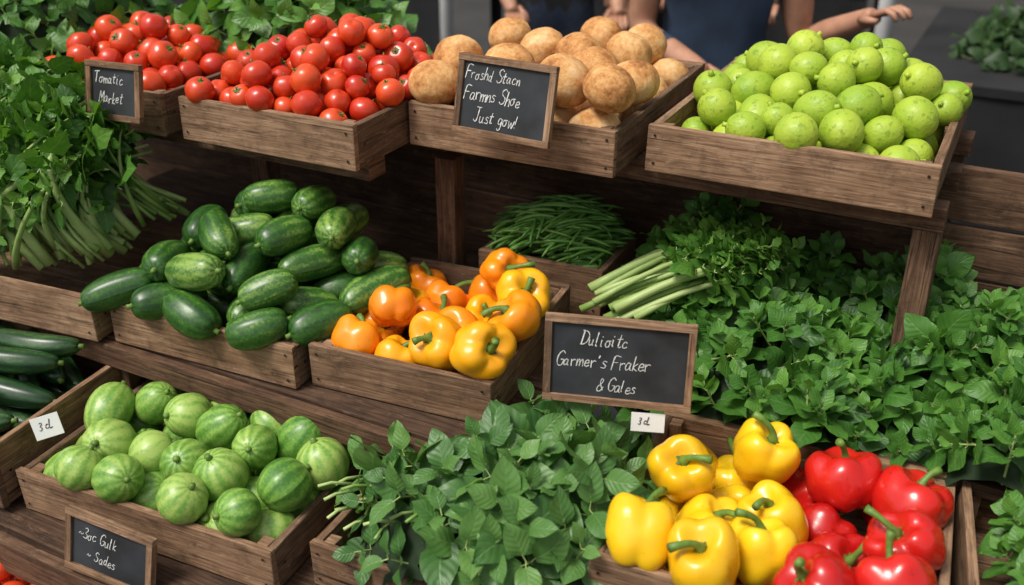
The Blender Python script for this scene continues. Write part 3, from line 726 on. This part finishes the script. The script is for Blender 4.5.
def chalk_text(mb,txt,x,z,h,y,R,O,mat,r,wd=.0013):
    for ch in txt:
        wmax=.3
        dz=r.uniform(-.08,.08)*h; hs_=h*r.uniform(.88,1.14)
        for st in G.get(ch,[]):
            pl=[np.array([x+(q[0]+.24*q[1])*hs_*.85,y,z+q[1]*hs_+dz]) for q in smoothline(st)]
            wmax=max(wmax,max(q[0] for q in st))
            for a,b in zip(pl[:-1],pl[1:]):
                d=nrm(b-a); p=np.array([-d[2],0,d[0]])*wd*r.uniform(.4,1.15)*.5
                e=d*wd*.25
                V=[R@(q)+O for q in (a-e-p,b+e-p,b+e+p,a-e+p)]
                mb.add(V,[(0,1,2,3)],mat,smooth=False)
        x+=(wmax+.12)*h*.85
def sign(name,center,w,h,yaw,lean,roll,lines,fr=.011):
    R=Rz(yaw)@eul(-lean,0,0)@eul(0,roll,0); O=np.array(center,float); mb=MB()
    def B(c,s,mat): box(mb,R@np.array(c,float)+O,s,R,mat,jit=.0004)
    B((0,.001,0),(w-fr,.004,h-fr),1)
    B((0,0,h/2-fr/2),(w,.012,fr),0); B((0,0,-h/2+fr/2),(w,.012,fr),0)
    B((-w/2+fr/2,0,0),(fr,.0110,h-2*fr),0); B((w/2-fr/2,0,0),(fr,.0110,h-2*fr),0)
    r=random.Random(len(name)+int(w*1000))
    for (t,x,z,hh) in lines: chalk_text(mb,t,x*w,z*h,hh,-.0020,R,O,2,r,hh*.08)
    mb.obj(name,[WOOD,M_SLATE,M_CHALK],bevel=.0008)
sign('chalkboard_sign',(-1.435,1.215,1.262),.118,.102,.12,.22,.0,[('Tomatic',-.36,.14,.019),('Market',-.28,-.2,.019)])
sign('chalkboard_sign',(-.748,1.398,1.292),.178,.130,-.0,.20,.02,[('Froshd Stacn,',-.42,.2,.019),('Farmns Shoe',-.42,-.06,.021),('Just gow!',-.3,-.32,.021)])
sign('chalkboard_sign',(-.452,1.20,.985),.222,.138,.30,.14,.0,[('Dulioitc',-.26,.18,.020),("Garmer's Fraker",-.42,-.08,.021),('& Gales',-.14,-.34,.019)])
sign('chalkboard_sign',(-1.087,.756,.708),.165,.105,.10,.20,.08,[('~3oc Gulk',-.36,.08,.018),('~ Sades',-.26,-.24,.017)])
def tag(center,w,h,yaw,lean,roll):
    R=Rz(yaw)@eul(-lean,0,0)@eul(0,roll,0); O=np.array(center,float); mb=MB()
    box(mb,O,(w,.0012,h),R,0,jit=.0002)
    r=random.Random(3); chalk_text(mb,'3 cL',-w*.3,-h*.1,h*.35,-.0012,R,O,1,r,.0014)
    mb.obj('price_tag',[M_PAPER,M_INK])
tag((-1.322,.86,.80),.045,.038,.7,.3,-.2)
tag((-.40,1.20,.895),.05,.03,.35,.2,.0)

# ---------------------------------------------------------------- ground & background
m_as,nt,b,out=newmat('asphalt')
tc=N(nt,'ShaderNodeTexCoord').outputs['Object']; n1=noise(nt,tc,260,3,.7); n2=noise(nt,tc,1.3,5,.6)
f=mathn(nt,'ADD',mathn(nt,'MULTIPLY',n1.outputs[0],.5),mathn(nt,'MULTIPLY',n2.outputs[0],.5))
rr=ramp(nt,[(.35,(.014,.014,.014)),(.65,(.052,.050,.048))]); nt.links.new(f,rr.inputs[0]); nt.links.new(rr.outputs[0],b.inputs['Base Color']); b.inputs['Roughness'].default_value=.85
bump(nt,b,n1.outputs[0],.5,.004)
mb=MB(); s=150; mb.add([(-s,-s,0),(s,-s,0),(s,s,0),(-s,s,0)],[(0,1,2,3)],smooth=False); mb.obj('ground',[m_as])
M_POLE=plain('painted_steel_pole',(.6,.6,.59),.4,.08,8)
for (x,y) in ((-2.44,4.0),(-.53,4.0)):
    mb=MB(); tube(mb,[(x,y,0),(x,y,1.2),(x,y,2.9)],.03,16,0); tube(mb,[(x,y,0),(x,y,.02)],.08,16,0); tube(mb,[(x,y,1.15),(x,y,1.22)],.036,16,0)
    mb.obj('tent_pole',[M_POLE])
M_CLOTH=plain('dark_fill_cloth',(.010,.010,.011),.95,.5,6,.3)  # near-black colour stands in for the shaded background
for (x0,x1,y0,dp) in ((-5.2,-2.7,4.4,.84),(-2.5,-.75,5.0,1.2),(-.40,2.2,3.45,1.3)):
    mb=MB(); nx=60; V=[];
    for j,z in enumerate((.0,.3,.6,.86)):
        for i in range(nx+1):
            u=i/nx; V.append((x0+(x1-x0)*u,y0+.03*math.sin(u*60)*(1-z/.9),z+.005))
    Fc=[(j*(nx+1)+i,j*(nx+1)+i+1,(j+1)*(nx+1)+i+1,(j+1)*(nx+1)+i) for j in range(3) for i in range(nx)]
    mb.add(V,Fc,0); box(mb,((x0+x1)/2,y0+dp/2-.01,.88),(x1-x0,dp,.03),None,0)
    for lx in (x0+.1,x1-.1):
        for ly in (y0+.1,y0+dp-.1): box(mb,(lx,ly,.43),(.05,.05,.86),None,0)
    mb.obj('dark_fill_table',[M_CLOTH])  # table added as dark fill behind the stall
L_DIM=leaf_mat('dimmed_herb_leaf',(.008,.026,.008),(.02,.055,.013),(.045,.095,.022),(.07,.12,.04),.5,5)  # darker leaf copy, background shade put into its colour
mk_mound('dark_fill_herbs',.10,3.95,.34,.34,.895,.12,80,.045,.10,PV,L_DIM,55)  # herbs added to darken the background
mk_mound('dark_fill_herbs',.75,4.1,.30,.34,.895,.16,60,.05,.11,PV,L_DIM,57)
mk_mound('dark_fill_herbs',-1.5,5.4,.5,.3,.895,.2,60,.05,.11,PV,L_DIM,56)
mk_mound('dark_fill_herbs',-2.2,5.5,.3,.3,.895,.2,40,.05,.11,PV,L_DIM,58)
M_BRICK=plain('brick_wall_surface',(.10,.055,.04),.9,.4,14,.4); M_GLASS=plain('window_glass',(.015,.018,.02),.12,.2,4)
root=bpy.data.objects.new('brick_building',None); COL.objects.link(root)
mb=MB(); yb=11
for x0,x1,z0,z1 in [(-14,12,0,.9),(-14,12,2.4,3.6)]: box(mb,((x0+x1)/2,yb,(z0+z1)/2),(x1-x0,.3,z1-z0),None,0)
for k in range(9): box(mb,(-13.5+k*3.2,yb,1.65),(1.0,.3,1.5),None,0)
mb.obj('wall',[M_BRICK],parent=root)
mb=MB()
for k in range(8): box(mb,(-11.9+k*3.2,yb+.06,1.65),(2.2,.05,1.5),None,0)
mb.obj('windows',[M_GLASS],parent=root)

M_SKIN=plain('human_skin',(.42,.21,.13),.5,.15,30,0)
M_HAIR=plain('hair',(.03,.018,.012),.6,.4,120,.5)
M_LIPS=plain('lips',(.3,.1,.08),.5,.1)
def person(loc,yaw,shirt,trous,armsL,armsR,lean=0.):
    J={'pel':(0,0,.96),'sp':(0,0,1.12),'ch':(0,-.01-lean*.5,1.32),'nk':(0,-lean,1.48),'hd':(0,-.015-lean,1.58),'ht':(0,-.01-lean,1.70),
       'sl':(.175,-lean*.8,1.41),'sr':(-.175,-lean*.8,1.41),'hl':(.09,0,.90),'hr':(-.09,0,.90),'kl':(.10,-.02,.50),'kr':(-.10,-.02,.50),'al':(.10,.02,.09),'ar':(-.10,.02,.09),'tl':(.11,-.14,.035),'tr':(-.11,-.14,.035)}
    J['el'],J['wl']=armsL; J['er'],J['wr']=armsR
    ks=list(J); E=[('pel','sp'),('sp','ch'),('ch','nk'),('nk','hd'),('hd','ht'),('ch','sl'),('ch','sr'),('sl','el'),('el','wl'),('sr','er'),('er','wr'),('pel','hl'),('pel','hr'),('hl','kl'),('hr','kr'),('kl','al'),('kr','ar'),('al','tl'),('ar','tr')]
    rad={'pel':(.16,.115),'sp':(.145,.10),'ch':(.165,.115),'nk':(.058,.058),'hd':(.078,.09),'ht':(.07,.08),'sl':(.062,.062),'sr':(.062,.062),'el':(.043,.043),'er':(.043,.043),'wl':(.027,.03),'wr':(.027,.03),'hl':(.095,.095),'hr':(.095,.095),'kl':(.06,.06),'kr':(.06,.06),'al':(.042,.042),'ar':(.042,.042),'tl':(.035,.03),'tr':(.035,.03)}
    V=[J[k] for k in ks]; Ed=[(ks.index(a),ks.index(b_)) for a,b_ in E]; RA=[rad[k] for k in ks]
    for sd,w,e in (('l','wl','el'),('r','wr','er')):
        W=np.array(J[w]);d=nrm(W-np.array(J[e]))
        pi=len(V); V.append(tuple(W+d*.055)); RA.append((.032,.02)); Ed.append((ks.index(w),pi))
    me=bpy.data.meshes.new('body'); me.from_pydata([tuple(v) for v in V],Ed,[]); o=bpy.data.objects.new('tmp',me); COL.objects.link(o)
    sk=o.modifiers.new('s','SKIN')
    for i,rv in enumerate(me.skin_vertices[0].data): rv.radius=RA[i]; rv.use_root=(i==0)
    ss=o.modifiers.new('ss','SUBSURF'); ss.levels=2; ss.render_levels=2
    dg=bpy.context.evaluated_depsgraph_get(); em=bpy.data.meshes.new_from_object(o.evaluated_get(dg)); bpy.data.objects.remove(o)
    for m in (shirt,trous,M_SKIN,M_HAIR): em.materials.append(m)
    segs=[]
    for a,b_ in E:
        m=2 if b_ in('hd','ht','wl','wr') else (1 if b_ in('hl','hr','kl','kr','al','ar','tl','tr') else 0)
        segs.append((np.array(J[a]),np.array(J[b_]),m,(rad[a][0]+rad[b_][0])*.45))
    for p in em.polygons:
        c=np.array(p.center); best=(9,0)
        for a,b_,m,rr_ in segs:
            t=max(0,min(1,np.dot(c-a,b_-a)/np.dot(b_-a,b_-a))); d=np.linalg.norm(c-a-t*(b_-a))-rr_
            mm=m
            if abs(a[2]-1.41)<.001 and abs(a[0])>.1 and t>.55: mm=2
            if d<best[0]: best=(d,mm)
        m=best[1]
        if c[2]>1.5 and (c[1]>.02-lean or c[2]>1.70): m=3
        if m==0 and c[2]<.98: m=1
        if abs(c[0])<.15 and .98<=c[2]<1.45: m=0
        if np.linalg.norm(c-np.array(J['wl']))<.12 or np.linalg.norm(c-np.array(J['wr']))<.12: m=2
        p.material_index=m; p.use_smooth=True
    root=bpy.data.objects.new('person',None); COL.objects.link(root)
    bo=bpy.data.objects.new('body',em); COL.objects.link(bo); bo.parent=root
    mb=MB()
    for w,e,sg in (('wl','el',1),('wr','er',-1)):
        W=np.array(J[w]);d=nrm(W-np.array(J[e])); up=np.array([0,0,1.]); s_=nrm(np.cross(d,up)); upv=np.cross(s_,d); pal=W+d*.075
        for i,(off,ln) in enumerate(((-.027,.062),(-.009,.074),(.009,.070),(.026,.055))):
            p0=pal+s_*off; tube(mb,[p0-d*.02,p0+d*ln*.45,p0+d*ln*.75-upv*.014,p0+d*ln*.85-upv*.034],[.0095,.009,.0082,.006],8,0)
        p0=W+d*.03+s_*(.026*sg); tube(mb,[p0-d*.01,p0+d*.025+s_*.022*sg-upv*.01,p0+d*.055+s_*.026*sg-upv*.02],[.012,.0105,.007],8,0)
    hy=-.1-lean
    tube(mb,[(0,hy+.0,1.66),(0,hy-.012,1.635),(0,hy-.002,1.625)],[.008,.013,.01],8,0)
    for x in(-.08,.08): tube(mb,[(x,-.0-lean,1.60),(x*1.08,.005-lean,1.64),(x,.012-lean,1.66)],[.008,.016,.01],8,0)
    for x in(-.03,.03): tube(mb,[(x-.012,hy+.012,1.655),(x,hy+.006,1.657),(x+.012,hy+.012,1.655)],[.003,.006,.003],8,1)
    tube(mb,[(-.022,hy+.014,1.585),(0,hy+.004,1.583),(.022,hy+.014,1.585)],[.002,.005,.002],8,2)
    mb.obj('hands_and_face',[M_SKIN,M_HAIR,M_LIPS],parent=root)
    root.location=loc; root.rotation_euler=(0,0,yaw)
NAVY=plain('navy_shirt',(.022,.040,.075),.9,.25,12,.3); BLK=plain('black_clothes',(.012,.012,.014),.9,.3,12,.3); GRY=plain('grey_clothes',(.05,.05,.055),.9,.25,12,.3); JEAN=plain('jeans',(.02,.03,.055),.9,.3,40,.2)
person((-.84,2.85,0),.35,NAVY,BLK,((.24,-.04,1.10),(.37,-.18,1.19)),((-.21,-.06,1.12),(-.06,-.28,1.08)),.10)
person((-1.75,3.7,0),.6,BLK,JEAN,((.24,.03,1.12),(.22,-.16,.98)),((-.24,.03,1.12),(-.20,-.18,1.0)),.03)
person((-2.0,4.7,0),2.6,GRY,BLK,((.22,.05,1.12),(.20,-.04,.88)),((-.22,.05,1.12),(-.20,-.04,.88)),.0)
person((-1.25,4.3,0),.2,BLK,BLK,((.24,.03,1.12),(.22,-.16,.98)),((-.24,.03,1.12),(-.20,-.18,1.0)),.03)

# ---------------------------------------------------------------- light & camera
w=bpy.data.worlds.new("World"); scene.world=w; w.use_nodes=True; nt=w.node_tree; nt.nodes.clear()
sky=nt.nodes.new('ShaderNodeTexSky'); sky.sky_type='NISHITA'; sky.sun_disc=False
EL,AZ=math.radians(60),math.radians(212)
sky.sun_elevation=EL; sky.sun_rotation=AZ; sky.dust_density=4; sky.air_density=1
hs=nt.nodes.new('ShaderNodeHueSaturation'); hs.inputs['Saturation'].default_value=.22
bg=nt.nodes.new('ShaderNodeBackground'); bg.inputs[1].default_value=.13; wo=nt.nodes.new('ShaderNodeOutputWorld')
nt.links.new(sky.outputs[0],hs.inputs['Color']); nt.links.new(hs.outputs[0],bg.inputs[0]); nt.links.new(bg.outputs[0],wo.inputs[0])
L=bpy.data.lights.new('sun','SUN'); L.energy=3.2; L.angle=math.radians(20); L.color=(1,.945,.86)
lo=bpy.data.objects.new('sun',L); COL.objects.link(lo)
sd=Vector((math.sin(AZ)*math.cos(EL),math.cos(AZ)*math.cos(EL),math.sin(EL)))
lo.rotation_euler=sd.to_track_quat('Z','Y').to_euler()
cam=bpy.data.cameras.new('camera'); co=bpy.data.objects.new('camera',cam); COL.objects.link(co)
cam.sensor_width=36; cam.lens=35.16; cam.clip_start=.05; cam.clip_end=400
co.location=(0,0,1.75); co.rotation_euler=(math.radians(90-27),0,math.radians(27.7))
cam.dof.use_dof=True; cam.dof.focus_distance=1.62; cam.dof.aperture_fstop=2.8
scene.camera=co
